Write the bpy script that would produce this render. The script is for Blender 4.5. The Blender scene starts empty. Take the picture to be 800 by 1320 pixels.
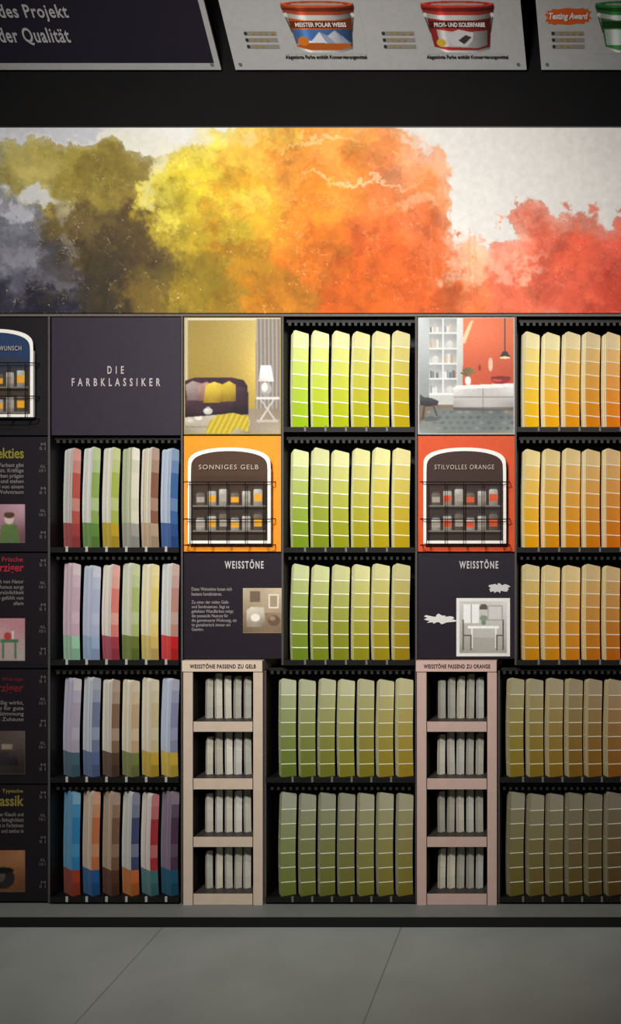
import bpy, math, random
import numpy as np
from mathutils import Vector, noise
random.seed(7)
scene = bpy.context.scene
scene.view_settings.view_transform = 'Standard'
COL = scene.collection
XC, ZC, D, F = 1.25, 1.444, 4.0, 1600.0
def PX(px, p=0.0): return XC + (px-900)*(D-p)/F
def PZ(py, p=0.0): return ZC + (600-py)*(D-p)/F
def lin(c):
    o = []
    for v in c[:3]:
        v = max(0.0, v)/255.0
        o.append(v/12.92 if v <= 0.04045 else ((v+0.055)/1.055)**2.4)
    return (o[0], o[1], o[2], 1.0)
def mixc(a, b, t): return tuple(a[i]*(1-t)+b[i]*t for i in range(3))
def mul(a, k): return tuple(min(250, q*k) for q in a)

# ---------------------------------------------------------------- materials
def mat_attr(name, rough=0.5, spec=0.3, amt=0.12, scale=40.0, metal=0.0, bump=0.0):
    m = bpy.data.materials.new(name); m.use_nodes = True
    nt = m.node_tree; b = nt.nodes['Principled BSDF']
    at = nt.nodes.new('ShaderNodeAttribute'); at.attribute_name = 'Col'
    tc = nt.nodes.new('ShaderNodeTexCoord')
    nz = nt.nodes.new('ShaderNodeTexNoise'); nz.inputs['Scale'].default_value = scale
    nz.inputs['Detail'].default_value = 5
    nt.links.new(tc.outputs['Object'], nz.inputs['Vector'])
    mr = nt.nodes.new('ShaderNodeMapRange')
    mr.inputs['From Min'].default_value = 0.25; mr.inputs['From Max'].default_value = 0.75
    mr.inputs['To Min'].default_value = 1-amt; mr.inputs['To Max'].default_value = 1+amt
    nt.links.new(nz.outputs['Fac'], mr.inputs['Value'])
    mx = nt.nodes.new('ShaderNodeVectorMath'); mx.operation = 'SCALE'
    nt.links.new(at.outputs['Color'], mx.inputs[0]); nt.links.new(mr.outputs['Result'], mx.inputs['Scale'])
    nt.links.new(mx.outputs['Vector'], b.inputs['Base Color'])
    b.inputs['Roughness'].default_value = rough
    b.inputs['Specular IOR Level'].default_value = spec
    b.inputs['Metallic'].default_value = metal
    if bump > 0:
        bp = nt.nodes.new('ShaderNodeBump'); bp.inputs['Strength'].default_value = bump
        bp.inputs['Distance'].default_value = 0.002
        nt.links.new(nz.outputs['Fac'], bp.inputs['Height']); nt.links.new(bp.outputs['Normal'], b.inputs['Normal'])
    return m
M_CARD = mat_attr('paint_card_paper', 0.5, 0.3, 0.03, 60)
M_PRINT = mat_attr('printed_board', 0.5, 0.25, 0.06, 50)
M_PHOTO = mat_attr('printed_photo', 0.45, 0.25, 0.05, 90)
M_BLACK = mat_attr('black_powder_coat', 0.5, 0.25, 0.15, 120)
M_WOOD = mat_attr('lacquered_board', 0.5, 0.3, 0.05, 30, bump=0.1)
M_PAPER = mat_attr('watercolour_print', 0.6, 0.15, 0.07, 45, bump=0.1)
M_INK = mat_attr('lettering_ink', 0.6, 0.2, 0.03, 80)
M_WALL = mat_attr('dark_wall_paint', 0.85, 0.08, 0.12, 6, bump=0.1)

M_FLOOR = bpy.data.materials.new('grey_floor_tiles'); M_FLOOR.use_nodes = True
def floor_nodes(m):
    nt = m.node_tree; N = nt.nodes; L = nt.links; b = N['Principled BSDF']
    geo = N.new('ShaderNodeNewGeometry'); sep = N.new('ShaderNodeSeparateXYZ')
    L.new(geo.outputs['Position'], sep.inputs[0])
    def math_(op, a, b_=None):
        n = N.new('ShaderNodeMath'); n.operation = op
        for i, s in enumerate((a, b_)):
            if s is None: continue
            if isinstance(s, (int, float)): n.inputs[i].default_value = s
            else: L.new(s, n.inputs[i])
        return n.outputs[0]
    u = math_('ADD', sep.outputs['X'], math_('MULTIPLY', sep.outputs['Y'], 0.0935))
    u = math_('DIVIDE', math_('SUBTRACT', u, 0.3094), 0.745)
    fu = math_('ABSOLUTE', math_('SUBTRACT', math_('FRACT', math_('ADD', u, 0.5)), 0.5))
    v = math_('DIVIDE', math_('ADD', sep.outputs['Y'], 2.5), 1.5)
    fv = math_('ABSOLUTE', math_('SUBTRACT', math_('FRACT', math_('ADD', v, 0.5)), 0.5))
    j = math_('MAXIMUM', math_('LESS_THAN', fu, 0.0022), math_('LESS_THAN', fv, 0.0012))
    nz = N.new('ShaderNodeTexNoise'); nz.inputs['Scale'].default_value = 3; nz.inputs['Detail'].default_value = 6
    L.new(geo.outputs['Position'], nz.inputs['Vector'])
    rp = N.new('ShaderNodeValToRGB')
    rp.color_ramp.elements[0].position = 0.3; rp.color_ramp.elements[0].color = lin((146,150,146))
    rp.color_ramp.elements[1].position = 0.7; rp.color_ramp.elements[1].color = lin((161,165,160))
    L.new(nz.outputs['Fac'], rp.inputs[0])
    mx = N.new('ShaderNodeMix'); mx.data_type = 'RGBA'
    L.new(j, mx.inputs[0]); L.new(rp.outputs[0], mx.inputs[6]); mx.inputs[7].default_value = lin((112,114,110))
    L.new(mx.outputs[2], b.inputs['Base Color'])
    b.inputs['Roughness'].default_value = 0.42
    b.inputs['Specular IOR Level'].default_value = 0.4
floor_nodes(M_FLOOR)

# ---------------------------------------------------------------- builders
WO = {}
def place(ob, w, parent):
    WO[ob.name] = tuple(w)
    if parent:
        pw = WO[parent.name]; ob.parent = parent
        ob.location = (w[0]-pw[0], w[1]-pw[1], w[2]-pw[2])
    else: ob.location = w
class MB:
    def __init__(s, p=0.0, step=0.0003):
        s.v = []; s.f = []; s.c = []; s.p = p; s.step = step; s.n = 0
        s.map = None
    def poly(s, pts, col):
        i = len(s.v); s.v += [tuple(q) for q in pts]; s.f.append(tuple(range(i, i+len(pts))))
        if isinstance(col, list): s.c += [lin(c) for c in col]
        else: s.c += [lin(col)]*len(pts)
    def box(s, x0, x1, y0, y1, z0, z1, col, front=None, top=None):
        a = [(x0,y0,z0),(x1,y0,z0),(x1,y1,z0),(x0,y1,z0),(x0,y0,z1),(x1,y0,z1),(x1,y1,z1),(x0,y1,z1)]
        i = len(s.v); s.v += a
        for k, q in enumerate([(0,1,5,4),(1,2,6,5),(2,3,7,6),(3,0,4,7),(4,5,6,7),(3,2,1,0)]):
            s.f.append(tuple(i+r for r in q))
            cc = front if (k == 0 and front) else (top if (k == 4 and top) else col)
            s.c += [lin(cc)]*4
    def tube(s, pts, r, col, n=6):
        for a, b in zip(pts[:-1], pts[1:]):
            a = Vector(a); b = Vector(b); d = (b-a)
            if d.length < 1e-6: continue
            d.normalize()
            u = d.orthogonal().normalized(); w = d.cross(u)
            a2 = a - d*r*0.5; b2 = b + d*r*0.5
            i = len(s.v)
            for c0 in (a2, b2):
                for k in range(n):
                    t = 2*math.pi*k/n
                    s.v.append(tuple(c0 + u*r*math.cos(t) + w*r*math.sin(t)))
            for k in range(n):
                k2 = (k+1) % n
                s.f.append((i+k, i+k2, i+n+k2, i+n+k)); s.c += [lin(col)]*4
            s.f.append(tuple(i+k for k in range(n))[::-1]); s.c += [lin(col)]*n
            s.f.append(tuple(i+n+k for k in range(n))); s.c += [lin(col)]*n
    def P(s, x, y):
        if s.map: return s.map(x, y, s.n*s.step)
        return (PX(x), -(s.p + s.n*s.step), PZ(y))
    def pl(s, pts, col): s.n += 1; s.poly([s.P(*q) for q in pts], col)
    def q(s, x0, y0, x1, y1, col): s.pl([(x0,y1),(x1,y1),(x1,y0),(x0,y0)], col)
    def el(s, cx, cy, rx, ry, col, n=22, a0=0, a1=360):
        s.pl([(cx+rx*math.cos(math.radians(a0+(a1-a0)*k/n)), cy+ry*math.sin(math.radians(a0+(a1-a0)*k/n))) for k in range(n if a1-a0 >= 360 else n+1)], col)
    def build(s, name, mat, parent=None, origin=None):
        me = bpy.data.meshes.new(name)
        if origin is None:
            xs = [q[0] for q in s.v]; ys = [q[1] for q in s.v]; zs = [q[2] for q in s.v]
            origin = ((min(xs)+max(xs))/2, (min(ys)+max(ys))/2, min(zs))
        me.from_pydata([(q[0]-origin[0], q[1]-origin[1], q[2]-origin[2]) for q in s.v], [], s.f)
        at = me.color_attributes.new('Col', 'FLOAT_COLOR', 'CORNER')
        at.data.foreach_set('color', [x for c in s.c for x in c])
        me.materials.append(mat)
        ob = bpy.data.objects.new(name, me); COL.objects.link(ob)
        place(ob, origin, parent)
        return ob
def grid_mesh(name, mat, parent, xs, ys, img, mapper):
    ny, nx = img.shape[:2]
    verts = [mapper(x, y) for y in ys for x in xs]
    V = np.array(verts); org = np.array([(V[:,0].min()+V[:,0].max())/2, (V[:,1].min()+V[:,1].max())/2, V[:,2].min()])
    idx = np.arange(nx*ny).reshape(ny, nx)
    f = np.stack([idx[:-1,:-1], idx[1:,:-1], idx[1:,1:], idx[:-1,1:]], -1).reshape(-1, 4)
    me = bpy.data.meshes.new(name)
    me.from_pydata((V-org).tolist(), [], f.tolist())
    c = np.clip(img.reshape(-1, 3)/255.0, 0, 1)
    c = np.where(c <= 0.04045, c/12.92, ((c+0.055)/1.055)**2.4)
    rgba = np.concatenate([c, np.ones((len(c), 1))], 1).astype(np.float32)
    at = me.color_attributes.new('Col', 'FLOAT_COLOR', 'POINT')
    at.data.foreach_set('color', rgba.ravel())
    me.materials.append(mat)
    ob = bpy.data.objects.new(name, me); COL.objects.link(ob); place(ob, tuple(org), parent)
    return ob
class Raster:
    """small procedural picture: polygons rasterised on a vertex grid, softened like a photo print"""
    def __init__(s, x0, y0, x1, y1, bg, res=1.6, p=0.0006, mapper=None, seed=1):
        s.nx = int((x1-x0)*res)+1; s.ny = int((y1-y0)*res)+1
        s.xs = np.linspace(x0, x1, s.nx); s.ys = np.linspace(y0, y1, s.ny)
        s.X, s.Y = np.meshgrid(s.xs, s.ys)
        s.img = np.ones((s.ny, s.nx, 3))*np.array(bg, float)
        s.p = p; s.mapper = mapper; s.rng = np.random.RandomState(seed)
    def mask(s, pts):
        X, Y = s.X, s.Y; m = np.zeros(X.shape, bool); n = len(pts)
        for i in range(n):
            xa, ya = pts[i]; xb, yb = pts[(i+1) % n]
            if ya == yb: continue
            c = ((ya > Y) != (yb > Y)) & (X < (xb-xa)*(Y-ya)/(yb-ya)+xa)
            m ^= c
        return m
    def pl(s, pts, col, op=1.0):
        m = s.mask(pts)
        if isinstance(col, list):
            ws = np.zeros(s.X.shape); acc = np.zeros(s.img.shape)
            for (x, y), c in zip(pts, col):
                w = 1.0/((s.X-x)**2+(s.Y-y)**2+4.0); ws += w; acc += w[..., None]*np.array(c, float)
            C = acc/ws[..., None]
        elif callable(col): C = col(s.X, s.Y)
        else: C = np.ones(s.img.shape)*np.array(col, float)
        s.img[m] = s.img[m]*(1-op)+C[m]*op
    def q(s, x0, y0, x1, y1, col, op=1.0): s.pl([(x0,y1),(x1,y1),(x1,y0),(x0,y0)], col, op)
    def el(s, cx, cy, rx, ry, col, op=1.0, a0=0, a1=360):
        n = 30
        s.pl([(cx+rx*math.cos(math.radians(a0+(a1-a0)*k/n)), cy+ry*math.sin(math.radians(a0+(a1-a0)*k/n))) for k in range(n if a1-a0 >= 360 else n+1)], col, op)
    def glow(s, cx, cy, rx, ry, k):
        g = np.exp(-((s.X-cx)/rx)**2-((s.Y-cy)/ry)**2); s.img *= (1+k*g)[..., None]
    def blur(s, n=1):
        for _ in range(n):
            p = np.pad(s.img, ((1,1),(1,1),(0,0)), mode='edge')
            s.img = (p[:-2,1:-1]+p[2:,1:-1]+p[1:-1,:-2]+p[1:-1,2:]+4*p[1:-1,1:-1])/8
    def tone(s, k, desat=0.0):
        g = s.img.mean(axis=2, keepdims=True)
        s.img = (s.img*(1-desat)+g*desat)*k
    def build(s, name, parent, mat=None, grain=3.0):
        s.img += s.rng.normal(0, grain, s.X.shape)[..., None]
        mp = s.mapper or (lambda x, y: (PX(x), -s.p, PZ(y)))
        return grid_mesh(name, mat or M_PHOTO, parent, s.xs, s.ys, s.img, mp)

def root(name, w, label, cat, group=None):
    e = bpy.data.objects.new(name, None); e.empty_display_size = 0.05; COL.objects.link(e)
    place(e, w, None); tag(e, label, cat, group); return e
def tag(o, label, cat, group=None):
    o['label'] = label; o['category'] = cat
    if group: o['group'] = group
def struct(o, label, cat='structure'):
    o['kind'] = 'structure'; o['label'] = label; o['category'] = cat

def text(s, x0, x1, y0, y1, col, parent, p=0.003, bold=0.0, spacing=1.0, mapper=None, slant=0.0, name='lettering', align='CENTER'):
    cu = bpy.data.curves.new('t', 'FONT'); cu.body = s; cu.size = 1.0
    cu.offset = bold; cu.space_character = spacing; cu.resolution_u = 3; cu.align_x = align; cu.shear = slant
    ob = bpy.data.objects.new('t', cu); COL.objects.link(ob)
    bpy.context.view_layer.update()
    dg = bpy.context.evaluated_depsgraph_get()
    me = bpy.data.meshes.new_from_object(ob.evaluated_get(dg))
    bpy.data.objects.remove(ob); bpy.data.curves.remove(cu)
    vs = [v.co.copy() for v in me.vertices]; fs = [tuple(q.vertices) for q in me.polygons]
    bpy.data.meshes.remove(me)
    ax = min(v.x for v in vs); bx = max(v.x for v in vs); ay = min(v.y for v in vs); by = max(v.y for v in vs)
    m = MB()
    for v in vs:
        px = x0 + (v.x-ax)/(bx-ax)*(x1-x0); py = y1 - (v.y-ay)/(by-ay)*(y1-y0)
        m.v.append(mapper(px, py, p) if mapper else (PX(px), -p, PZ(py)))
    m.f = fs; m.c = [lin(col)]*sum(len(q) for q in fs)
    return m.build(name, M_INK, parent)

# ---------------------------------------------------------------- room
BLK = (12,11,12)
m = MB(); m.box(-3.2, 4.2, -6.5, 0.30, -0.1, 0.0, (125,127,120)); o = m.build('floor', M_FLOOR); struct(o, 'grey large-format shop floor tiles with thin joints', 'floor')
m = MB(); m.box(-3.2, 4.2, 0.16, 0.30, 0.0, 3.6, (18,17,17)); o = m.build('wall_back', M_WALL); struct(o, 'black painted back wall of the paint department', 'wall')
m = MB(); m.box(-3.3, -3.2, -6.5, 0.3, 0, 3.6, (60,58,56)); o = m.build('wall_left', M_WALL); struct(o, 'dark grey painted side wall', 'wall')
m = MB(); m.box(4.2, 4.3, -6.5, 0.3, 0, 3.6, (60,58,56)); o = m.build('wall_right', M_WALL); struct(o, 'dark grey painted side wall', 'wall')
m = MB(); m.box(-3.3, 4.3, -6.5, 0.3, 3.6, 3.7, (50,50,50)); o = m.build('ceiling', M_WALL); struct(o, 'dark grey painted ceiling', 'ceiling')
m = MB(); m.box(PX(-420), PX(1300), 0.0, 0.16, PZ(162), 3.6, (20,19,19)); o = m.build('trim_1', M_WALL); struct(o, 'black bulkhead board above the watercolour banner', 'bulkhead')
XL, XR = -110, 842
m = MB(); m.box(PX(XL), PX(XR), 0.142, 0.155, 0.0315, PZ(408), BLK); o = m.build('trim_2', M_BLACK); struct(o, 'black back lining of the shelving', 'back lining')
m = MB(); m.box(PX(XL), PX(XR), -0.006, 0.13, PZ(408), PZ(404.5), (30,28,27), front=(96,86,78)); o = m.build('trim_3', M_BLACK); struct(o, 'thin brown-grey rail between banner and shelving', 'rail')
for (ux, ya, yb) in [(XL,408,1163),(64,408,1163),(235,408,1163),(364.5,408,857),(342.3,864,1163),(536.5,408,1163),(664.5,408,857),(642.8,864,1163),(XR,408,1163)]:
    m = MB(); m.box(PX(ux-1.3), PX(ux+1.3), -0.004, 0.141, PZ(yb), PZ(ya), (18,17,18), front=(74,70,68)); o = m.build('shelving_upright', M_BLACK)
    tag(o, 'thin black metal upright between display bays', 'upright', 'shelving uprights')
zt = 0.0315
m = MB(); m.box(PX(XL-300), PX(XR+400), -0.117, 0.158, 0.0, zt, (22,22,22), front=(14,14,14), top=(118,120,116))
m.box(PX(XL-300), PX(XR+400), -0.120, -0.117, 0.0, zt, (14,14,14), top=(76,76,74))
o = m.build('display_plinth', M_WOOD); tag(o, 'low grey plinth board with black front edge under the shelving', 'plinth')

# ---------------------------------------------------------------- banner
def banner():
    x0, x1, y0, y1 = XL, XR, 166, 404
    nx, ny = 900, 226
    def fb(x, y, s, o, z, H=0.85): return noise.fractal(Vector((x/s, y/s, z)), H, 2.1, o)
    PAP = (224,219,212)
    # coverage shapes: cx cy rx ry  (where pigment sits on the paper)
    Cv = [(10,360,190,115),(110,330,150,130),(90,222,128,38),(230,330,120,120),(222,258,38,52),(275,250,74,80),(375,250,120,110),
          (330,320,150,120),(450,290,140,140),(470,240,92,88),(530,240,38,46),(520,345,80,90),
          (470,395,180,60),(575,375,70,70),(630,380,95,62),(718,345,74,86),(800,365,110,80),(655,360,40,62),(860,330,70,84)]
    Pg = [(0,300,60,(112,112,120)),(25,340,45,(98,96,106)),(10,385,50,(44,42,52)),(60,395,45,(36,34,44)),(70,340,40,(68,64,66)),
          (40,215,45,(160,146,80)),(95,225,45,(148,132,60)),(150,230,38,(130,112,50)),(120,285,42,(96,80,46)),(165,320,50,(80,64,40)),
          (130,350,45,(66,56,38)),(140,398,45,(52,44,34)),(205,345,40,(96,80,36)),(200,400,45,(102,82,36)),
          (222,240,32,(216,198,74)),(255,205,34,(222,200,76)),(262,250,34,(212,188,52)),(230,295,34,(164,142,42)),(275,300,38,(180,150,38)),
          (265,355,42,(138,114,32)),(300,395,46,(138,106,28)),(315,205,34,(224,180,64)),(345,190,34,(226,172,62)),(330,260,40,(206,152,38)),
          (330,330,42,(168,118,26)),(370,390,50,(168,104,22)),(385,220,40,(222,142,50)),(400,270,40,(214,124,32)),(420,330,46,(202,106,24)),
          (440,195,40,(230,150,66)),(460,250,42,(224,130,46)),(450,395,55,(190,84,16)),(500,200,36,(232,140,72)),(545,215,26,(236,148,98)),
          (510,290,44,(220,106,42)),(530,250,34,(230,128,66)),(520,350,48,(208,90,30)),(560,320,32,(222,110,58)),(560,395,50,(206,88,30)),
          (610,345,28,(238,166,130)),(615,395,38,(224,116,68)),(655,335,24,(238,154,126)),(660,395,40,(222,106,74)),
          (700,290,38,(230,114,86)),(735,320,44,(224,90,60)),(710,370,44,(220,92,64)),(780,330,40,(222,90,68)),(790,390,50,(210,72,50)),(850,350,60,(216,84,64))]
    Lift = [(52,250,46,17,(198,198,202),.5,.85),(16,272,34,16,(184,184,190),.5,.75),(92,262,14,30,(176,172,166),.6,.45),
      (175,177,74,15,(218,214,200),.3,.9),(232,180,36,11,(222,216,194),.4,.8),(60,172,95,10,(188,188,192),.4,.85),(206,210,18,28,(222,214,172),.5,.7),
      (25,330,50,12,(140,138,146),.6,.55),(72,362,34,10,(108,106,114),.6,.5),(100,315,10,26,(150,146,140),.7,.4),(196,250,9,26,(206,196,150),.6,.5),
      (470,236,95,5,(242,210,166),.6,.65),(410,188,60,4,(242,216,160),.6,.5),(545,262,22,14,(242,206,176),.7,.4),(330,176,26,8,(232,214,160),.6,.5),
      (597,290,8,44,(232,222,214),.45,.85),(540,174,24,8,(236,210,190),.6,.6),(690,330,24,5,(240,180,160),.6,.4)]
    drips = [(571,240,345,2.2),(583,262,360,1.8),(605,295,380,2.0),(612,300,372,1.5),(556,290,360,1.6),(228,300,385,1.6),(640,310,372,1.6)]
    xs = np.linspace(x0, x1, nx+1); ys = np.linspace(y0, y1, ny+1)
    img = np.zeros((ny+1, nx+1, 3))
    Pr = [(cx, cy, 1.0/(r*r), c) for cx, cy, r, c in Pg]
    for j, y in enumerate(ys):
        for i, x in enumerate(xs):
            a = fb(x, y, 60, 8, 1.3, 0.7); b = fb(x, y, 60, 8, 9.7, 0.7)
            f1 = fb(x, y, 14, 6, 4.4, 0.6)
            t = min(1, max(0, (220-x)/250)); pc = mixc(PAP, (192,192,197), t)
            pc = (pc[0]+4*f1, pc[1]+4*f1, pc[2]+4*f1)
            wx = x + 20*a + 7*f1; wy = y + 20*b + 7*f1
            dmin = 9.0
            for (cx, cy, rx, ry) in Cv:
                ex = abs(wx-cx)/rx
                if ex > 1: continue
                ey = abs(wy-cy)/ry
                if ey > 1: continue
                d = (ex**3+ey**3)**0.3333
                if d < dmin: dmin = d
            if dmin < 1:
                q = (1-dmin)
                sharp = min(1.0, q/0.05); depth = min(1.0, q/0.34)
                cov = sharp*(0.64+0.36*depth)
                rim = 0.07*max(0.0, 1-abs(q-0.045)/0.035)
                kx = x + 40*a + 12*f1; ky = y + 40*b + 12*f1
                W = 1e-6; R = G = B = 0.0
                for (cx, cy, ir, c) in Pr:
                    dx = kx-cx
                    if dx > 170 or dx < -170: continue
                    w = math.exp(-2.6*(dx*dx+(ky-cy)*(ky-cy))*ir)
                    W += w; R += w*c[0]; G += w*c[1]; B += w*c[2]
                if W > 1.2e-6: c = (R/W, G/W, B/W)
                else: c = (212,110,60) if x > 300 else (110,96,70)
                n1 = fb(x+30*b, y+30*a, 75, 7, 40.0, 0.8)
                st = (1.0 if n1 > 0.18 else 0.0)*0.07 + (1.0 if n1 > -0.22 else 0.0)*0.06
                ed = 0.06*max(0, 1-abs(n1-0.18)/0.02)+0.05*max(0, 1-abs(n1+0.22)/0.02)
                n2 = fb(x-20*a, y+26*b, 40, 7, 70.0, 0.8)
                st2 = (1.0 if n2 > 0.25 else 0.0)*0.06+0.04*max(0, 1-abs(n2-0.25)/0.03)
                g = 1.08-st-st2-ed-rim+0.10*fb(x, y, 30, 7, 33.0)+0.03*fb(x, y, 5, 3, 50.0)
                c = (c[0]*g, c[1]*g, c[2]*g)
                c = mixc(pc, c, cov)
                v = fb(x, y, 60, 8, 21.0, 0.7)
                vein = max(0.0, 1-abs(v-0.15)/0.018)
                if vein > 0: c = mixc(c, (240,222,184), 0.45*vein*max(0, 0.6+f1))
                sp = fb(x, y, 8, 4, 60.0)
                if sp > 0.9 and x < 330: c = mixc(c, (220,210,160), min(0.8, (sp-0.9)*4))
            else: c = pc
            for (cx, cy, rx, ry, col, so, op) in Lift:
                ex = (wx-cx)/rx
                if ex > 1 or ex < -1: continue
                dd = math.hypot(ex, (wy-cy)/ry)
                if dd > 1: continue
                al = min(1.0, (1-dd)/so); al = op*al*al*(3-2*al)
                c = mixc(c, col, al)
            for (dx_, ya, yb, w) in drips:
                if ya < y < yb:
                    q = abs(x + 3*a + 1.5*f1 - dx_)
                    if q < w: c = mixc(c, (232,132,76) if dx_ > 300 else (150,120,40), 0.4*(1-q/w))
            img[j, i] = c
    rt = root('banner', (PX(366), 0.0, PZ(404)), 'long watercolour print banner from grey through yellow to coral', 'banner')
    b = MB(); b.box(PX(x0-2), PX(x1+2), -0.012, 0.14, PZ(404), PZ(164), (40,36,34)); b.build('board', M_BLACK, rt)
    grid_mesh('watercolour_print', M_PAPER, rt, xs, ys, img, lambda x, y: (PX(x), -0.0125, PZ(y)))
banner()

# ---------------------------------------------------------------- panels
def panel(name, x0, x1, y0, y1, col, label, cat='panel', group=None):
    r = root(name, (PX((x0+x1)/2), 0.005, PZ(y1)), label, cat, group)
    m = MB(); m.box(PX(x0), PX(x1), 0.0, 0.012, PZ(y1), PZ(y0), (24,22,24), front=col)
    m.build('board', M_PRINT, r)
    return r
GR = (186,180,178)
r = panel('sign_panel', 66.5, 232.5, 409, 561, (46,38,49), 'dark aubergine header board with spaced white capitals')
text('DIE', 139, 160, 472, 482, (168,162,160), r, bold=0.02, spacing=2.1)
text('FARBKLASSIKER', 93, 207, 487.5, 498, (168,162,160), r, bold=0.022, spacing=2.0)

# yellow room picture
r = panel('picture_panel', 237, 362, 409, 560, (150,130,60), 'printed picture of mustard yellow living room with dark sofa', 'picture')
d = Raster(238.5, 410, 361, 559, (172,140,44), seed=2)
d.pl([(239,558),(361,558),(361,410),(239,410)], [(136,110,32),(164,136,54),(200,174,98),(154,130,56)])
d.glow(343,480,30,40,0.30)
d.q(238,409,361,413,(206,196,170)); d.q(238,409,242,520,(186,176,150))
def curt(X, Y):
    s = 0.5+0.5*np.sin((X-330)*1.25+0.3*np.sin(Y*0.05)); return np.stack([118+44*s, 108+42*s, 98+40*s], -1)
d.pl([(330,411),(361,411),(361,528),(329,528)], curt)
d.pl([(238,527),(361,527),(361,559),(238,559)], [(120,104,84),(134,118,98),(170,154,132),(150,134,110)])
d.pl([(238,545),(238,491),(250,487),(300,487),(314,490),(319,498),(319,533),(300,538)], [(40,24,34),(56,34,46),(66,40,52),(64,38,50),(54,34,44),(40,26,34),(30,18,26),(34,20,30)])
d.pl([(238,534),(238,514),(300,515),(300,530)], [(44,28,36),(76,50,62),(72,46,58),(38,24,32)])
d.pl([(300,535),(299,504),(306,498),(315,499),(320,506),(320,534)], [(30,18,26),(58,36,48),(76,50,62),(64,42,52),(42,28,34),(26,16,22)])
d.pl([(241,516),(239,496),(248,491),(260,494),(260,516)], [(110,92,92),(160,140,136),(166,148,142),(140,118,114),(104,84,84)])
d.pl([(255,517),(254,497),(266,492),(276,497),(277,516)], [(116,78,72),(170,130,118),(176,134,122),(154,112,102),(104,70,66)])
d.pl([(262,519),(265,496),(276,492),(286,495),(284,519)], [(150,118,20),(214,184,56),(226,198,70),(200,166,40),(140,108,18)])
d.pl([(284,518),(285,496),(295,491),(304,496),(304,517)], [(130,102,16),(200,168,44),(216,186,58),(184,148,32),(120,94,14)])
d.pl([(238,559),(238,538),(300,533),(322,541),(322,559)], [(140,128,106),(190,180,158),(208,200,182),(184,174,152),(132,120,98)])
d.q(238,549,322,551,(120,108,90),.5)
def cloth(X, Y):
    s = 0.5+0.5*np.sin((X*0.9+Y*0.45)); return np.stack([172+36*s, 148+34*s, 30+24*s], -1)
d.pl([(264,559),(270,543),(280,535),(300,532),(321,537),(320,557),(306,552),(296,559)], cloth)
d.el(268,530,6,4.6,(186,182,172)); d.el(266.5,528.5,3,2,(212,208,200)); d.el(268,525.4,2.6,1.2,(170,164,152))
d.el(256,539,5,2.5,(216,212,202)); d.el(245,542,4,2.5,(196,190,178))
d.pl([(333,492),(336,471),(349,471),(353,492)], [(196,190,180),(236,232,224),(246,243,236),(226,220,210)])
d.el(343,501,7,8,(166,160,154)); d.el(341,499,4,6,(216,212,206)); d.el(343,509,5,2,(150,144,138))
d.q(330,511.5,360,515,(210,206,198)); d.pl([(333,543),(352,515),(354,515),(336,543)], (196,190,180)); d.pl([(354,543),(335,515),(337,515),(357,543)], (186,180,170)); d.q(331,541,359,544,(180,174,164))
d.blur(2); d.tone(0.95, 0.08); d.build('printed_picture', r)

# orange room picture
r = panel('picture_panel', 538.5, 663, 409, 560, (180,180,175), 'printed picture of orange living room with white shelves and sideboard', 'picture')
d = Raster(539.5, 410, 662, 559, (190,190,184), seed=3)
d.pl([(592,508),(662,508),(662,410),(592,410)], [(200,76,34),(186,64,30),(222,104,58),(232,118,68)])
d.glow(625,430,30,25,0.08)
d.pl([(540,522),(540,410),(553,410),(553,520)], [(146,150,148),(200,204,202),(180,186,184),(136,140,138)])
rr = random.Random(4)
for a in range(5):
    y = 411+a*19.6
    for b in range(2):
        xx = 553+b*18.6
        d.pl([(xx,y+18),(xx+17,y+18),(xx+17,y),(xx,y)], [(196,196,192),(180,180,176),(148,150,148),(160,162,160)])
        kx = xx+1
        if (a+b) % 3 != 2:
            while kx < xx+(14 if (a*b) % 2 else 10):
                w = rr.uniform(1.4,3.2); hh = rr.uniform(7,13)
                d.q(kx, y+18-hh, kx+w, y+18, rr.choice([(216,212,206),(140,146,150),(186,154,124),(100,104,110),(220,216,210),(160,100,76),(196,184,160)]))
                kx += w+0.4
        else: d.el(xx+8, y+13, 4, 5, (210,204,194))
        d.q(xx+17,y,xx+18.6,y+19,(226,226,220))
    d.q(553,y+17.6,590,y+20,(228,228,222))
d.pl([(589,410),(597,410),(596,508),(589,508)], [(226,226,220),(206,206,200),(170,170,164),(190,190,184)])
d.pl([(595,442),(599,428),(606,414),(610,413),(604,430),(599,443)], (232,200,160))
d.pl([(540,522),(662,522),(662,559),(540,559)], [(114,94,76),(140,116,94),(158,136,114),(130,110,90)])
d.pl([(540,548),(556,527),(640,527),(662,535),(662,556),(540,559)], [(120,126,122),(104,110,108),(96,104,102),(112,118,114),(132,138,132),(140,146,140)])
for k in range(11):
    for jx in range(4):
        cx = 552+k*10+jx*4; cy = 531+jx*7
        d.pl([(cx-4,cy),(cx,cy-2.4),(cx+4,cy),(cx,cy+2.4)], rr.choice([(84,92,94),(140,144,140),(96,104,104),(76,84,88)]), .65)
d.pl([(584,525),(584,501),(662,498),(662,529)], [(160,156,150),(216,212,206),(224,220,214),(150,146,140)])
d.q(584,511,662,512.2,(130,126,120)); d.q(622,500,623,527,(140,136,130)); d.pl([(582,502),(588,497),(662,494),(662,499)], (236,233,228))
d.q(584,525,662,529,(70,60,54),.6)
d.el(645,487,13,8,(150,28,20), a0=0, a1=180); d.el(641,488,7,4,(222,80,60), .8, 0, 180); d.el(645,487,13,2,(120,20,16))
d.el(603,491,4,6,(230,226,220)); d.el(601.5,490,1.6,4,(246,244,240))
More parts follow.
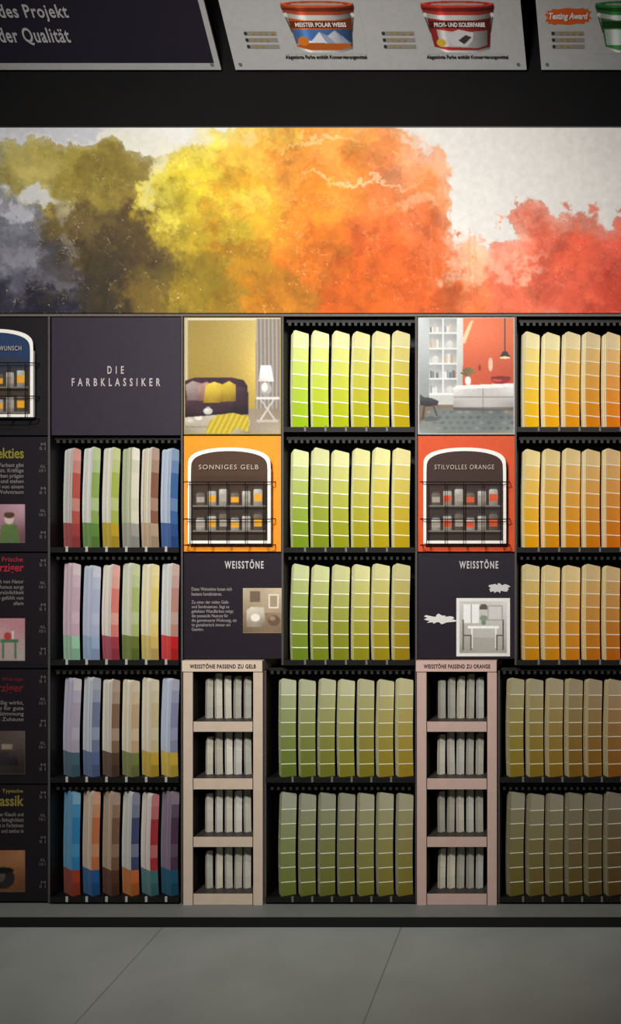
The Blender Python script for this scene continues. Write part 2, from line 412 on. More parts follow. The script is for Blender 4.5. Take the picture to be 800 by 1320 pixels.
for a in (-65,-40,-15,10,35,60): d.pl([(602.5,486),(603+10*math.sin(math.radians(a))-1.4,486-12*math.cos(math.radians(a))),(604+11*math.sin(math.radians(a))+1.4,484-11*math.cos(math.radians(a)))], (70,104+a//3,58))
d.q(650,410,650.8,455,(40,30,30)); d.pl([(643,461),(648,453),(653,453),(658,461)], (46,34,34)); d.el(650.5,461,7,1.6,(250,220,170))
d.el(632,470,3,9,(232,186,156)); d.el(618,474,2,4,(150,40,24))
d.pl([(541,522),(541,508),(546,512),(556,513),(565,517),(564,522),(552,524)], [(30,28,30),(62,60,62),(66,64,66),(70,68,70),(50,48,50),(28,26,28),(24,22,24)])
d.pl([(543,540),(546,522),(548,522),(546,540)], (70,56,44)); d.pl([(562,536),(557,522),(559,522),(564,536)], (70,56,44)); d.el(553,540,13,3,(60,62,60),.5)
d.blur(2); d.tone(0.96, 0.04); d.build('printed_picture', r)

# ------------------------------------------------------- leaflet holders
def jar(d, cx, yb, w, h, body, lab):
    d.pl([(cx-w/2,yb),(cx-w/2,yb-h*0.8),(cx-w*0.38,yb-h*0.88),(cx+w*0.38,yb-h*0.88),(cx+w/2,yb-h*0.8),(cx+w/2,yb)], [mul(body,.6),mul(body,.8),body,mul(body,.9),mul(body,.6),mul(body,.5)])
    d.q(cx-w*0.42,yb-h,cx+w*0.42,yb-h*0.86,(60,56,54)); d.q(cx-w*0.46,yb-h*0.6,cx+w*0.46,yb-h*0.2,lab)
def leaflet(cx, hw, ytop, ybot, top, mid, lab, label, title):
    r = root('leaflet_holder', (PX(cx), -0.02, PZ(ybot+4)), label, 'leaflet holder')
    arch = lambda hw_, yt, rise, yb: [(cx-hw_, yb)] + [(cx-hw_*math.cos(math.pi*k/24)*(1.0), yt+rise-rise*math.sin(math.pi*k/24)**0.55) for k in range(25)] + [(cx+hw_, yb)]
    d = MB(p=0.024)
    d.pl(arch(hw, ytop, 26, ybot), (226,222,214))
    d.pl(arch(hw-4, ytop+4.5, 25, ybot-4), top)
    d.build('leaflet', M_PRINT, r)
    g = Raster(cx-hw+4, ytop+36, cx+hw-4, ybot-4, mid, p=0.0254, seed=int(cx)%97)
    g.pl([(cx-hw,ytop+60),(cx+hw,ytop+60),(cx+hw,ytop+36),(cx-hw,ytop+36)], [mid,mid,top,top])
    for a in range(2):
        y = ytop+74+a*32
        g.q(cx-hw+6,y,cx+hw-6,y+2,(120,108,96)); g.q(cx-hw+6,y+2,cx+hw-6,y+6,mul(mid,.5))
        for k in range(6):
            w = (2*hw-18)/6
            jar(g, cx-hw+9+w*(k+0.5), y, w*0.74, 18+(k*7%3)*3, (206,200,190) if (k+a)%3 else (120,106,92), lab if k % 2 else (150,140,128))
    g.blur(1); g.build('leaflet_print', r)
    b = MB(); b.box(PX(cx-hw), PX(cx+hw), -0.0235, -0.014, PZ(ybot), PZ(ytop+28), (200,196,190)); b.build('leaflet_stack', M_CARD, r)
    text(title, cx-hw*0.72, cx+hw*0.72, ytop+22, ytop+28, (176,164,148), r, p=0.030, spacing=1.2)
    w = MB(); y0 = ytop+44
    for yy in (y0, (y0+ybot)/2+8, ybot+2):
        w.tube([(PX(cx-hw-3), 0.0, PZ(yy)), (PX(cx-hw-3), -0.034, PZ(yy)), (PX(cx-hw+6), -0.044, PZ(yy)), (PX(cx+hw-6), -0.044, PZ(yy)), (PX(cx+hw+3), -0.034, PZ(yy)), (PX(cx+hw+3), 0.0, PZ(yy))], 0.0017, (14,13,14))
    for k in range(5):
        x = cx-hw+6+(2*hw-12)*k/4
        w.tube([(PX(x), -0.044, PZ(y0)), (PX(x), -0.044, PZ(ybot+2)), (PX(x), -0.001, PZ(ybot+2))], 0.0014, (14,13,14))
    w.build('wire_basket', M_BLACK, r)
panel('sign_panel', XL+2, 62.5, 409, 561, (20,18,20), 'black backing board behind a curved leaflet holder')
leaflet(-2, 50, 425, 538, (34,52,84), (62,52,40), (212,150,40), 'black wire holder with blue and white arched leaflets', 'FARBE NACH WUNSCH')
panel('sign_panel', 237, 362, 562, 711, (228,138,32), 'yellow-orange board behind a curved leaflet holder')
leaflet(299, 53, 577, 700, (70,48,32), (52,40,32), (206,146,40), 'black wire holder with yellow and white arched leaflets', 'SONNIGES GELB')
panel('sign_panel', 538.5, 663, 562, 711, (200,74,30), 'red-orange board behind a curved leaflet holder')
leaflet(600.5, 53, 577, 700, (54,30,24), (50,36,30), (196,76,40), 'black wire holder with orange and white arched leaflets', 'STILVOLLES ORANGE')

# ------------------------------------------------------- information boards
def bodytext(lines, x0, x1, y, lh, col, r, align='LEFT'):
    text('\n'.join(lines), x0, x1, y, y+lh*len(lines), col, r, p=0.0018, align=align, bold=0.008)
BT = (146,138,136)
r = panel('sign_panel', 237, 366, 713, 849, (33,26,35), 'dark board explaining white tones with small room photo')
text('WEISSTÖNE', 290, 340, 721, 733, GR, r, bold=0.025, spacing=1.3)
bodytext(['Diese Weisstöne lassen sich','bestens kombinieren.'], 247, 299, 757, 5.4, BT, r)
bodytext(['Zu einer der vielen Gelb-','und Sandnuancen. Sagt es','geliebten Wandfarben mögt:','die passende Nuance für','die gemeinsame Wohnung, sie','ist gestalterisch immer ein','Gewinn.'], 247, 305, 774, 5.6, BT, r)
d = Raster(313, 758, 364.5, 816, (164,146,122), seed=5)
d.pl([(313,790),(364,790),(364,758),(313,758)], [(150,132,106),(164,144,116),(196,178,150),(176,160,134)])
d.pl([(313,816),(364,816),(364,790),(313,790)], [(110,90,70),(124,100,78),(150,126,100),(140,118,94)])
d.pl([(318,808),(318,786),(324,782),(340,783),(343,808)], [(140,128,110),(196,186,168),(214,204,186),(200,190,170),(120,108,90)])
d.q(346,766,359,784,(220,212,196)); d.q(348,768,357,782,(160,140,112)); d.el(353,800,8,7,(104,84,66)); d.el(351,797,4,3,(150,128,104)); d.q(322,762,335,776,(112,94,76)); d.el(329,796,6,5,(230,222,206))
d.blur(1); d.build('printed_picture', r)
r = panel('sign_panel', 538.5, 663, 713, 849, (33,26,35), 'dark board with white dining picture and paint splash marks')
text('WEISSTÖNE', 592, 642, 721, 733, GR, r, bold=0.025, spacing=1.3)
def splash(cx, cy, rx, ry, col, sd):
    rnd = random.Random(sd); pts = []
    for k in range(30):
        a = 2*math.pi*k/30; s = rnd.uniform(0.55, 1.05) if abs(math.cos(a)) < .8 else rnd.uniform(.8, 1.3)
        pts.append((cx+rx*s*math.cos(a), cy+ry*s*math.sin(a)))
    d = MB(p=0.0008); d.pl(pts, col); d.build('paint_splash', M_INK, r)
splash(567,798,18,7,(214,210,206),1); splash(643,758,12,7,(196,192,188),3)
d = Raster(588, 771, 657, 846, (226,222,216), seed=6)
d.pl([(592,822),(653,822),(653,775),(592,775)], [(176,172,164),(186,182,174),(212,208,200),(200,196,188)])
d.pl([(592,842),(653,842),(653,822),(592,822)], [(150,146,138),(160,154,146),(180,176,166),(176,170,160)])
d.q(597,779,617,803,(236,234,230)); d.q(606.5,779,607.5,803,(150,148,142)); d.q(628,780,648,800,(170,164,156)); d.q(630,782,646,798,(206,202,196))
d.q(603,807,643,810,(244,242,236))
for x in (607, 638): d.q(x,810,x+2,836,(238,236,230))
for x in (596, 647): d.q(x,799,x+2,838,(96,90,84))
d.q(596,818,608,820,(96,90,84)); d.q(639,818,649,820,(96,90,84)); d.q(606,820,608,838,(96,90,84)); d.q(639,820,641,838,(96,90,84))
d.pl([(618,782),(620,779),(626,779),(628,782),(628,786),(618,786)], (90,86,82)); d.el(623,802,3,4,(120,130,108)); d.el(623,797,5,4,(130,146,120))
d.blur(1); d.build('printed_picture', r)

def info(y0, y1, small, title, tw, tcol, ytitle, yt, lines, ypic0, ypic1, kind, label):
    r = panel('sign_panel', XL+2, 62.5, y0, y1, (24,19,24), label)
    if small: text(small, 3, 30, ytitle-15, ytitle-9, tcol, r, p=0.0018, bold=0.015)
    text(title, 31-tw, 31, ytitle-7, ytitle+7, tcol, r, p=0.0018, bold=0.02)
    bodytext(lines, -14, 31, yt, 6.6, (118,111,109), r, align='RIGHT')
    x0, x1 = -56, 32.5; a0, h = ypic0, ypic1-ypic0
    d = Raster(x0, ypic0, x1, ypic1, (100,100,100), res=1.2, seed=20+kind)
    if kind == 0:
        d.pl([(x0,ypic1),(x1,ypic1),(x1,a0),(x0,a0)], [(100,64,70),(120,76,84),(206,160,172),(190,146,156)])
        d.pl([(0,ypic1),(2,a0+h*.55),(12,a0+h*.48),(22,a0+h*.55),(26,ypic1)], (96,124,66)); d.el(12,a0+h*.38,6,7,(216,190,176)); d.el(12,a0+h*.28,7,4,(90,60,44)); d.q(-30,a0+h*.2,-12,a0+h*.6,(230,220,210))
    elif kind == 1:
        d.pl([(x0,ypic1),(x1,ypic1),(x1,a0),(x0,a0)], [(180,160,150),(190,176,166),(206,136,146),(196,120,132)])
        d.q(0,a0+h*.5,24,a0+h*.57,(70,124,82)); d.q(3,a0+h*.57,5,a0+h*.95,(70,124,82)); d.q(19,a0+h*.57,21,a0+h*.95,(70,124,82)); d.el(10,a0+h*.42,5,5,(190,60,60)); d.q(15,a0+h*.3,18,a0+h*.5,(226,220,210)); d.q(-34,a0+6,-14,a0+30,(236,226,216))
    elif kind == 2:
        d.pl([(x0,ypic1),(x1,ypic1),(x1,a0),(x0,a0)], [(40,32,30),(48,38,34),(104,88,80),(92,78,70)])
        d.pl([(-20,a0+h*.8),(-20,a0+h*.5),(20,a0+h*.46),(24,a0+h*.8)], [(30,26,30),(64,56,60),(70,60,64),(28,24,26)]); d.q(2,a0+h*.3,16,a0+h*.42,(150,130,110)); d.q(-40,a0+5,-25,a0+25,(130,110,90))
    else:
        d.pl([(x0,ypic1),(x1,ypic1),(x1,a0),(x0,a0)], [(104,62,36),(120,72,42),(184,124,74),(160,106,60)])
        d.el(4,a0+h*.66,15,h*.26,(44,38,36)); d.el(0,a0+h*.62,7,h*.14,(90,80,74)); d.el(4,a0+h*.48,14,4,(24,22,22)); d.el(-28,a0+h*.5,12,12,(180,150,110))
    d.glow(-10,(ypic0+ypic1)/2-6,26,18,0.15); d.blur(2); d.tone(0.84, 0.1); d.build('printed_picture', r)
    h2 = y1-y0
    for k in range(5):
        yy = y0+8+k*h2/5.2
        text('XL\n10 l'if k % 2 else 'M\n5 l', 51, 59, yy, yy+9, (104,100,98), r, p=0.0018, name='size_mark', align='RIGHT')
info(563,711,None,'Perfekties',58,(120,112,44),584,597,['Farbset gibt','Freiheit. Kräftige','Farben prägen','das und stehen','Bild von einem','Wohntraum'],650,700,0,'dark information board with olive heading and pink room photo')
info(713,861,'Frische','Würziger',52,(152,34,46),733,747,['Duft von Natur','und Anmut sorgt','für Persönlichkeit','sie gefühlt von','allem'],797,852,1,'dark information board with red heading and pink kitchen photo')
info(863,1010,'Würzige','Herziger',52,(100,27,32),888,903,['auffällig wirkt,','sorgt für gute','Stimmung','im Zuhause'],942,998,2,'dark information board with dark red heading and brown room photo')
info(1012,1162,'Typische','Klassik',44,(126,112,50),1032,1047,['der Klassik und','warme Behaglichkeit','ist in Farbtönen','und zeitlos in'],1096,1150,3,'dark information board with olive heading and copper pot photo')

# ---------------------------------------------------------------- card packs
def pack(x, y, z, H, th, fw, t, bands, side, sidebot=None, line=(226,222,196), name='paint_card_stack', slabs=6, label='', group='', seed=0, blank=0.16, lw=0.0028, bendk=1.0, slant=0.010, leank=0.002, contrast=1.0, botfrac=0.22, round_=1.0):
    rnd = random.Random(seed); m = MB()
    ct, st = math.cos(th), math.sin(th)
    nb = len(bands); rest = H*(1-blank)
    lean = rnd.uniform(-leank, leank)
    bend0 = rnd.uniform(0.0008, 0.0026)*bendk
    for i in range(slabs):
        tt = t/slabs; ya = i*tt; yb = (i+1)*tt*0.999 - 0.0010
        dz = rnd.uniform(-0.002, 0.001) - i*0.0014; dx = rnd.uniform(-0.0006, 0.0006); h = H+dz
        bend = bend0+rnd.uniform(0, 0.0004)
        segs = []; zz = 0.0
        for k in range(nb-1, 0, -1):
            z1 = rest*(nb-k)/(nb-1)
            if lw == 0: segs.append((zz, z1, bands[k], 0))
            else:
                segs.append((zz, z1-lw, bands[k], 0)); segs.append((z1-lw, z1, line, 1))
            zz = z1
        for zq in (h-0.012, h-0.006, h-0.0022, h): segs.append((zz, zq, bands[0], 0)); zz = zq
        levels = [segs[0][0]]+[q[1] for q in segs]
        n2 = len(levels)-4
        def ring(zv, li):
            f = zv/H
            ox = dx - bend*math.sin(f*math.pi*1.25+0.1) + lean*(f-0.3)
            fr = (0.0, 0.0007, 0.0024, 0.0062)[max(0, li-n2)]*round_
            tilt = 0.0 if li == 0 else (0.004 if li < n2 else slant)
            out = []
            for (lx, ly, dzz) in ((ox+fr, ya, 0), (ox+fw-fr*0.25, ya, -tilt), (ox+fw-fr*0.25, yb, -tilt), (ox+fr, yb, 0)):
                out.append((x+lx*ct-ly*st, y+lx*st+ly*ct, z+zv+dzz))
            return out
        base = len(m.v); nl = len(levels)
        for li, zv in enumerate(levels): m.v += ring(zv, li)
        sv = 1+contrast*((0.90, 1.04, 0.92, 1.05, 0.88, 1.0)[i % 6]-1); sv *= rnd.uniform(0.98, 1.02)
        sc = mul(side, sv); sb = mul(sidebot or side, sv)
        for li in range(nl-1):
            a = base+li*4; b = a+4
            c = segs[li][2]; s_ = sb if segs[li][1] < H*botfrac else sc
            m.f.append((a, a+1, b+1, b)); m.c += [lin(c)]*4
            for q in ((a+1,a+2,b+2,b+1),(a+2,a+3,b+3,b+2),(a+3,a,b,b+3)):
                m.f.append(q); m.c += [lin(s_)]*4
        a = base+(nl-1)*4; m.f.append((a, a+1, a+2, a+3)); m.c += [lin(sc)]*4
        m.f.append((base+3, base+2, base+1, base)); m.c += [lin(side)]*4
    o = m.build(name, M_CARD, None, origin=(x, y, z)); tag(o, label, 'paint sample cards', group)
    return o

def rack(x0, x1, ytop, ybot, label):
    r = root('card_rack', (PX((x0+x1)/2), 0.06, PZ(ybot)), label, 'rack')
    m = MB(); m.box(PX(x0), PX(x1), -0.002, 0.140, PZ(ybot), PZ(ybot-4.5), (15,14,14)); m.build('shelf', M_BLACK, r)
    m = MB(); n = int((x1-x0)/8)
    m.box(PX(x0), PX(x1), 0.02, 0.026, PZ(ytop+4), PZ(ytop), (28,27,26))
    for k in range(n):
        xx = x0+3+k*(x1-x0-6)/n
        m.box(PX(xx), PX(xx+3.5), 0.016, 0.026, PZ(ytop+8), PZ(ytop+4), (48,47,45))
    m.build('serrated_rail', M_BLACK, r)
    m = MB(); m.box(PX(x0), PX(x1), -0.010, -0.002, PZ(ybot), PZ(ybot-6.5), (22,21,21)); m.build('front_lip', M_BLACK, r)
    return r, PZ(ybot-4.5)
ROWS = [(411,557,426),(563,712,578),(714,857,728),(862,1008,876),(1012,1162,1024)]
def hue(c):
    r, g, b = c
    if g >= r*0.98: return 'lime green' if g > 168 else 'olive green'
    if g > r*0.82: return 'yellow' if r > 180 else 'olive yellow'
    if g > r*0.62: return 'golden yellow' if r > 180 else 'ochre'
    return 'orange' if r > 180 else 'brown'
def stripe_rack(x0, x1, row, n, start, pitch, tl, tr, bl, br, desc, side, sd, fw=0.0485):
    yt, yb, yp = ROWS[row]
    r, zs = rack(x0, x1, yt, yb, 'black metal rack with %s cards' % desc)
    th = math.radians(29)
    for k in range(n):
        px = start+7+k*pitch
        u = k/(n-1)
        top = mixc(mixc(tl, tr, u), (246,242,220), 0.26 if row < 3 else 0.28); bot = mixc(bl, br, u)
        j = random.uniform(0.95, 1.05)
        nb = 7
        bands = [mul(mixc(top, bot, (q_/(nb-1))**0.72), j) for q_ in range(nb)]
        H = PZ(yp+random.uniform(-1.5,1.5))-zs
        pack(PX(px), 0.012, zs+0.0004, H, th, fw, 0.040, bands, side, line=mixc((250,248,232), bot, 0.0 if row < 3 else 0.1),
             label='tall stack of %s striped paint cards in black rack' % hue(bot), group='%s paint cards' % desc, seed=sd*50+k)
        if k:
            c = MB(); c.box(PX(px-9), PX(px-6.5), -0.0125, -0.010, PZ(yb-1), PZ(yb-8), (110,106,98)); c.build('clip', M_BLACK, r)  # small clip, its pale grey paints in the glint on the lip
stripe_rack(366.5,535,0,6,369,26.3,(216,220,144),(226,212,136),(146,178,12),(196,170,10),'lime to yellow',(232,228,184),1)
stripe_rack(366.5,535,1,6,369,26.3,(196,202,134),(212,198,120),(116,142,22),(180,150,14),'grass green to mustard',(222,218,170),2)
stripe_rack(366.5,535,2,6,369,26.3,(190,198,130),(206,194,118),(108,132,26),(166,138,18),'muted green to mustard',(214,210,164),3)
stripe_rack(343.5,535,3,7,354,25.3,(154,160,124),(180,170,116),(96,112,38),(154,130,34),'olive green',(198,196,156),4,0.0468)
stripe_rack(343.5,535,4,7,354,25.3,(118,124,104),(144,138,104),(104,114,48),(128,116,44),'dark olive',(164,162,130),5,0.0468)
stripe_rack(666.5,840,0,6,669,26.3,(246,230,164),(242,204,150),(242,186,18),(240,118,18),'pale yellow to orange',(242,230,188),6)
stripe_rack(666.5,840,1,6,669,26.3,(240,212,130),(236,182,118),(234,164,14),(226,114,18),'sunny yellow to orange',(236,220,172),7)
stripe_rack(666.5,840,2,6,669,26.3,(224,198,126),(216,168,110),(214,146,18),(198,102,20),'golden yellow to orange',(224,206,154),8)
stripe_rack(644,840,3,7,650,25.3,(156,146,106),(154,122,90),(148,126,36),(140,84,32),'ochre to brown',(186,172,130),9,0.0468)
stripe_rack(644,840,4,7,650,25.3,(120,114,92),(116,98,80),(110,98,42),(106,78,40),'dark ochre',(142,132,104),10,0.0468)

LEFT = {
 1: [((204,204,196),(166,76,66),(150,60,60)),((214,216,210),(130,154,80),(90,130,60)),((216,212,200),(156,168,80),(180,150,40)),((176,180,150),(206,200,180),(150,150,140)),((208,200,182),(130,86,66),(176,150,120)),((176,188,204),(66,102,150),(50,80,136))],
 2: [((214,190,198),(190,160,170),(150,196,160)),((188,198,212),(166,170,194),(150,170,200)),((228,222,206),(206,120,108),(160,60,74)),((210,214,194),(160,176,110),(100,116,50)),((230,220,190),(220,196,110),(206,180,100)),((208,212,214),(194,140,124),(204,40,40))],
 3: [((190,184,202),(162,152,164),(70,98,110)),((198,204,206),(110,116,144),(90,104,144)),((220,212,196),(126,96,76),(84,62,48)),((226,216,192),(184,156,120),(116,124,70)),((220,212,190),(196,178,134),(190,156,50)),((186,196,214),(142,142,170),(206,174,60))],
 4: [((110,164,194),(46,120,170),(160,62,40)),((210,192,168),(186,110,68),(36,90,146)),((184,164,142),(116,84,64),(84,54,40)),((210,210,202),(62,70,106),(196,106,50)),((220,212,202),(166,52,54),(66,116,118)),((138,124,140),(84,62,82),(36,92,116))],
}
NAMES = {1:['red','green','lime','grey','brown','blue'],2:['mauve','pale blue','red and cream','green','yellow','white and red'],3:['lilac','slate','brown','tan','sand','lilac blue'],4:['bright blue','copper','dark brown','navy','crimson','plum']}
for row in (1,2,3,4):
    yt, yb, yp = ROWS[row]
    r, zs = rack(66.5, 232, yt, yb, 'black metal card rack shelf with mixed classic colour cards')
    for k, (sd_, fc, bt) in enumerate(LEFT[row]):
        px = 91+k*25.5
        light = mixc(fc, (235,230,220), 0.4)
        mid = mixc(fc, sd_, 0.35)
        bands = [light, mid, fc, fc, mid, fc, bt, mul(bt,.86)]
        pack(PX(px), 0.012, zs+0.0004, PZ(yp+random.uniform(-2,2))-zs, math.radians(50), 0.0250, 0.064, bands, sd_, sidebot=mixc(bt, sd_, 0.2),
             line=light, label='stack of %s paint cards with contrasting lower block' % NAMES[row][k], group='classic colour paint cards', seed=900+row*10+k, blank=0.12, lw=0.0, slabs=4, slant=0.006, bendk=1.5, contrast=0.45, botfrac=0.26)
        c = MB(); c.box(PX(px-4), PX(px-1), -0.0125, -0.010, PZ(yb-1), PZ(yb-8), (170,166,160)); c.build('clip', M_BLACK, r)  # clip painted paler here, the colour stands for a bright glint

# ---------------------------------------------------------------- cream towers
def tower(x0, x1, col, head, label, seed, grp):
    r = root('card_tower', (PX((x0+x1)/2), 0.06, zt), label, 'rack')
    YF = -0.014; zb = zt+0.0003
    dk = tuple(q*0.92 for q in col)
    for a, b in ((x0, x0+12), (x1-12, x1)):
        m = MB(); m.box(PX(a), PX(b), YF, 0.13, zb, PZ(865), dk, front=col); m.build('side_panel', M_WOOD, r)
    m = MB(); m.box(PX(x0-1), PX(x1), YF-0.004, 0.13, PZ(864.5), PZ(850.5), dk, front=mul(col,1.04)); m.build('header_board', M_WOOD, r)
    text(head, x0+9, x1-8, 854, 860.5, (30,24,26), r, p=0.0190, bold=0.03, spacing=1.15)
    m = MB(); m.box(PX(x0+12), PX(x1-12), 0.10, 0.13, zb, PZ(865), (16,14,14)); m.build('back_panel', M_BLACK, r)
    for a in (x0+12, x1-12.8):
        m = MB(); m.box(PX(a)+.0003, PX(a+0.8), YF+0.004, 0.0995, zb, PZ(865.5), (22,19,18)); m.build('side_lining', M_BLACK, r)
    tops = []
    for (ya, yb) in ((929,942),(1002,1016),(1077,1090),(1150,1164.5)):
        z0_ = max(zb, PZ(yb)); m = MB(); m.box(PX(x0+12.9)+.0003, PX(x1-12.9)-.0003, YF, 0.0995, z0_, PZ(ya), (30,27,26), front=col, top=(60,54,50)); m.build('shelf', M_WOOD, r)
        tops.append((PZ(ya), ya))
    tones = [(236,228,206),(226,222,210),(214,208,190),(222,216,196),(200,196,180),(232,224,208),(206,202,186)]
    for ti, (zz, ya) in enumerate(tops):
        off = random.uniform(-0.6, 0.2)
        for k in range(5):
            px = x0+28.6+off+k*12.3+random.uniform(-0.4,0.4)
            base = mul(random.choice(tones), random.uniform(0.92, 1.03))
            H = (0.144+random.uniform(-0.009,0.005)) * (0.91 if k == 0 else 1.0)
            pack(PX(px, -0.03), 0.03, zz+0.0006, H, math.radians(38+random.uniform(-1.5,1.5)), 0.0188, 0.0180, [base, mul(base,.98), mul(base,.96), mul(base,.93)], mul(base,.78), line=mul(base,.86),
                 slabs=4, name='white_card_stack', label='small stack of off-white tone cards in %s' % grp, group='off-white cards in %s' % grp, seed=seed+ti*10+k, lw=0.001, bendk=0.12, slant=0.0015, leank=0.0026, contrast=1.6, round_=0.2)
tower(238.5, 340.3, (202,182,162), 'WEISSTÖNE PASSEND ZU GELB', 'narrow cream wooden tower rack with four card compartments', 3000, 'cream tower')
tower(538.5, 640.8, (196,166,154), 'WEISSTÖNE PASSEND ZU ORANGE', 'narrow pinkish wooden tower rack with four card compartments', 4000, 'pinkish tower')

# ---------------------------------------------------------------- tilted signs
AL = math.radians(40); P0 = 0.012
Z0 = PZ(90, P0)
def smap(u, v, off=0.0):
    k = (600-v)/F
    s = (ZC - Z0 + k*(D-P0))/(math.cos(AL)+k*math.sin(AL))
    x = XC+(u-900)*(D-P0)/F
    return (x, -(P0+s*math.sin(AL)) - off*math.cos(AL), Z0+s*math.cos(AL) - off*math.sin(AL))
def U(px, py):
    y = -smap(0, py)[1]
    return 900+(px-900)*(D-y)/(D-P0)
def sign(u0, u1, border, face, label):
    r = root('overhead_sign', smap((u0+u1)/2, 90), label, 'sign')
    m = MB(); top = -60
    a = [smap(u0,90,0),smap(u1,90,0),smap(u1,top,0),smap(u0,top,0)]
    b = [smap(u0,90,-0.006),smap(u1,90,-0.006),smap(u1,top,-0.006),smap(u0,top,-0.006)]
    m.poly(a, border); m.poly(b[::-1], (40,40,40))
    for k in range(4): m.poly([a[k], b[k], b[(k+1)%4], a[(k+1)%4]], border)
    m.build('board', M_PRINT, r)
    if face:
        d = MB(); d.map = lambda x, y, o: smap(x, y, o+0.0004); d.q(u0+6, top+6, u1-7, 81, face); d.build('printed_face', M_PRINT, r)
    for xx in (u0+8, u1-10):
        d = MB(); d.map = lambda x, y, o: smap(x, y, o+0.001)
        d.el(xx, 83, 2.4, 2.4, (110,108,104)); d.build('screw', M_BLACK, r)
    for xx in (u0+40, u1-40):
        pz = smap(xx, -40, -0.006); w = MB(); w.tube([pz, (pz[0], 0.0, pz[2])], 0.005, (30,30,30)); w.build('bracket', M_BLACK, r)
    return r
def bucket(cx, main, lid, r, title, bg, kind):
    cx += U(cx, 30)-cx
    d = Raster(cx-52, -6, cx+52, 69.5, bg, res=1.8, mapper=lambda x, y: smap(x, y, 0.0006), seed=int(cx))
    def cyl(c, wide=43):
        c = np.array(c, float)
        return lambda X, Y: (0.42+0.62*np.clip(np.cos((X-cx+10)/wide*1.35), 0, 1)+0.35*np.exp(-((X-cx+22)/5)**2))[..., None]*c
    wh = (204,202,198)
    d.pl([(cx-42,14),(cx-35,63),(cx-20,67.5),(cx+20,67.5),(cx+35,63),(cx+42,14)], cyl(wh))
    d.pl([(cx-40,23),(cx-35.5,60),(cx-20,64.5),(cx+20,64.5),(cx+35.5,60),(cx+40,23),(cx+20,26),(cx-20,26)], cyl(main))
    if kind == 0:
        d.pl([(cx-37.5,38),(cx-35.5,58),(cx-20,62.5),(cx+20,62.5),(cx+35.5,58),(cx+37.5,38)], cyl((72,112,164)))
        d.pl([(cx-36,58),(cx-26,50),(cx-16,53),(cx-4,41),(cx+6,46),(cx+16,39),(cx+30,52),(cx+36,56),(cx+20,62),(cx-20,62)], cyl((214,216,222)))
        d.pl([(cx-4,41),(cx+2,53),(cx+8,60),(cx+18,60),(cx+6,46)], (150,160,180)); d.pl([(cx+16,39),(cx+22,51),(cx+30,56),(cx+30,52)], (140,150,174))
        d.pl([(cx-36,59),(cx-30,55),(cx+30,56),(cx+35,60),(cx+20,64.5),(cx-20,64.5)], (176,92,36)); d.el(cx-26,53,7,6,(216,120,40))
    elif kind == 1:
        d.pl([(cx-30,38),(cx-28,60),(cx+20,62),(cx+32,58),(cx+34,39),(cx,42)], cyl((176,174,172)))
        d.pl([(cx-12,59),(cx-20,44),(cx-2,38),(cx+16,42),(cx+14,52),(cx+6,60)], (206,204,202)); d.pl([(cx-4,52),(cx+6,45),(cx+13,48),(cx+3,57)], (60,56,56)); d.el(cx-26,55,6,5,(216,180,60))
    else:
        d.pl([(cx-36,38),(cx-34,58),(cx+34,58),(cx+36,38)], cyl((190,204,190)))
    d.pl([(cx-39.5,27),(cx-38.5,36),(cx+38.5,36),(cx+39.5,27)], mul(main,.5))
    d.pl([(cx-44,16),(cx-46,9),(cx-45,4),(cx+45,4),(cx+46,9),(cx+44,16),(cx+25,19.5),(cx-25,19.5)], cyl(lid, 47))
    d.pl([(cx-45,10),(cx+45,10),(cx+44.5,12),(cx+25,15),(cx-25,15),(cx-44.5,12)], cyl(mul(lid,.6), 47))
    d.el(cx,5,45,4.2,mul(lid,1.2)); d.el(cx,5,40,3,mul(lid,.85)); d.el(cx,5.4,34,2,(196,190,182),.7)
    for sgn in (-1, 1):
        d.pl([(cx+sgn*43,16),(cx+sgn*44.5,16),(cx+sgn*38.5,42),(cx+sgn*37,42)], (60,58,56)); d.el(cx+sgn*42,19,2.4,3,(210,208,204))
    d.blur(1); d.build('bucket_picture', r, mat=M_PRINT, grain=1.0)
    if title: text(title, cx-32, cx+32, 28.5, 34.5, (230,226,220), r, p=0.003, mapper=smap, bold=0.03)
def rating(x, r):
    x += U(x, 50)-x
    for k in range(3):
        d = MB(); d.map = lambda xx, y, o: smap(xx, y, o+0.0006)
        y = 43+k*8.5
        d.q(x+1, y-2.6, x+42, y+2.6, (142,138,130)); d.el(x+3, y, 2.2, 2.2, (50,48,46))
        for b in range(4-k): d.el(x+13+b*8, y, 1.7, 1.7, (170,130,50))
        d.build('rating_row', M_PRINT, r)
DK = (36,31,43); WH = (180,179,177)
TXT = (172,170,170)
r = sign(-180, 285, (168,167,165), DK, 'tilted dark overhead board with light slogan lettering and white edge')
text('des Projekt', U(-1,16), U(88,16), 5, 28, TXT, r, p=0.004, mapper=smap, bold=0.02, spacing=1.1)
text('Alles zum Gelingen', U(-150,16), U(-10,16), 5, 28, TXT, r, p=0.004, mapper=smap, bold=0.02)
text('der Qualität', U(-1,46), U(90,46), 35, 58, TXT, r, p=0.004, mapper=smap, bold=0.02, spacing=1.1)
text('ganz im Zeichen', U(-150,46), U(-10,46), 35, 58, TXT, r, p=0.004, mapper=smap, bold=0.02)
r = sign(303.5, 678.5, WH, None, 'tilted white overhead board picturing two paint buckets')
bucket(413, (206,92,40), (184,78,46), r, 'MEISTER POLAR WEISS', WH, 0)
bucket(592, (160,48,42), (186,56,46), r, 'PROFI- UND ISOLIERFARBE', WH, 1)
rating(315, r); rating(492, r)
for cx in (420, 602):
    c = U(cx,72); text('Abgetönte Farbe enthält Konservierungsmittel', c-52, c+52, 70.5, 76.5, (34,32,32), r, p=0.003, mapper=smap, bold=0.03)
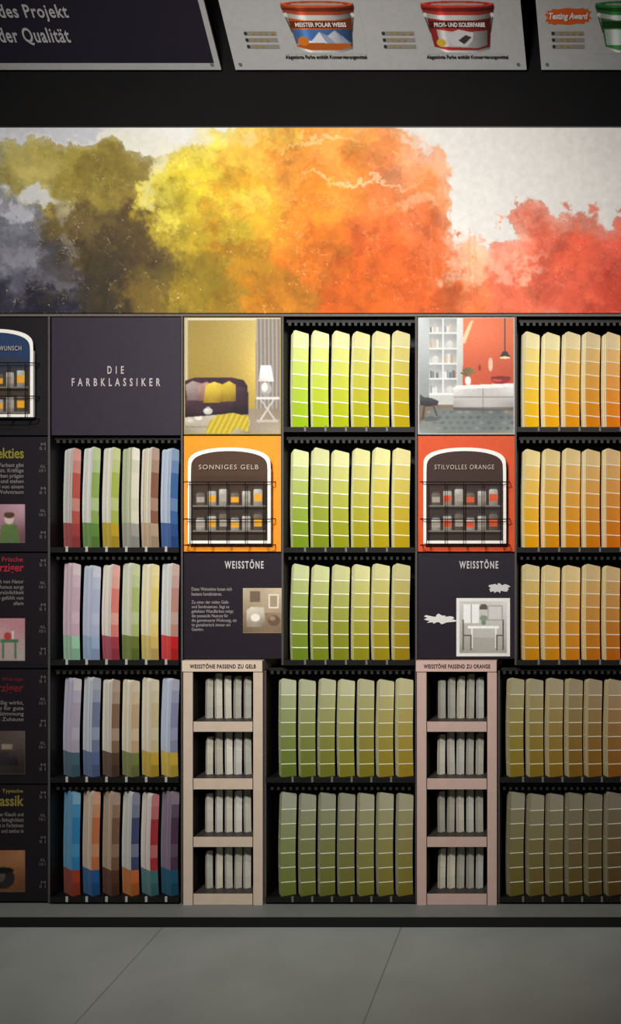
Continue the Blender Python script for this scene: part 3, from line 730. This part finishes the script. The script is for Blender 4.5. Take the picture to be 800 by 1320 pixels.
r = sign(697.5, 1075, WH, None, 'tilted white overhead board with orange burst and green bucket')
rating(710, r)
dd = U(732,20)-732
pts = []
for k in range(28):
    s = 1.0 if k % 2 else 0.86; a = 2*math.pi*k/28
    pts.append((732+dd+30*s*(abs(math.cos(a))**0.5)*(1 if math.cos(a) > 0 else -1), 21+11*s*(abs(math.sin(a))**0.6)*(1 if math.sin(a) > 0 else -1)-0.06*30*math.cos(a)))
d = MB(); d.map = lambda x, y, o: smap(x, y, o+0.0006); d.pl(pts, (206,90,36)); d.build('orange_burst', M_PRINT, r)
bucket(815, (64,128,64), (50,120,56), r, None, WH, 2)
bucket(960, (60,96,150), (60,90,140), r, None, WH, 2)
text('Testing Award', 708+dd, 757+dd, 16, 27, (230,226,220), r, p=0.003, mapper=smap, slant=0.3, bold=0.03)

# ---------------------------------------------------------------- lights
def area(name, loc, tgt, sx, sy, e, col=(1,0.98,0.95), spread=180):
    l = bpy.data.lights.new(name, 'AREA'); l.shape = 'RECTANGLE'; l.size = sx; l.size_y = sy; l.energy = e; l.color = col
    l.spread = math.radians(spread)
    o = bpy.data.objects.new(name, l); COL.objects.link(o); o.location = loc
    o.rotation_euler = (Vector(tgt)-Vector(loc)).to_track_quat('-Z', 'Y').to_euler()
    return o
area('ceiling_light', (-0.1, -3.4, 3.1), (-0.08, 0, 1.5), 0.8, 0.4, 20, spread=58)
area('ceiling_light', (0.0, -2.4, 3.4), (-0.1, 0, 1.3), 1.0, 0.25, 11.5, spread=100)
w = bpy.data.worlds.new('world'); scene.world = w; w.use_nodes = True
w.node_tree.nodes['Background'].inputs[0].default_value = (0.8, 0.85, 0.9, 1); w.node_tree.nodes['Background'].inputs[1].default_value = 0.03

cam = bpy.data.cameras.new('camera'); co = bpy.data.objects.new('camera', cam); COL.objects.link(co)
co.location = (XC, -D, ZC); co.rotation_euler = (math.radians(90), 0, 0)
cam.sensor_fit = 'VERTICAL'; cam.sensor_height = 36; cam.lens = 36*F/1320
cam.shift_x = -500/1320; cam.shift_y = -60/1320
cam.clip_start = 0.05
scene.camera = co
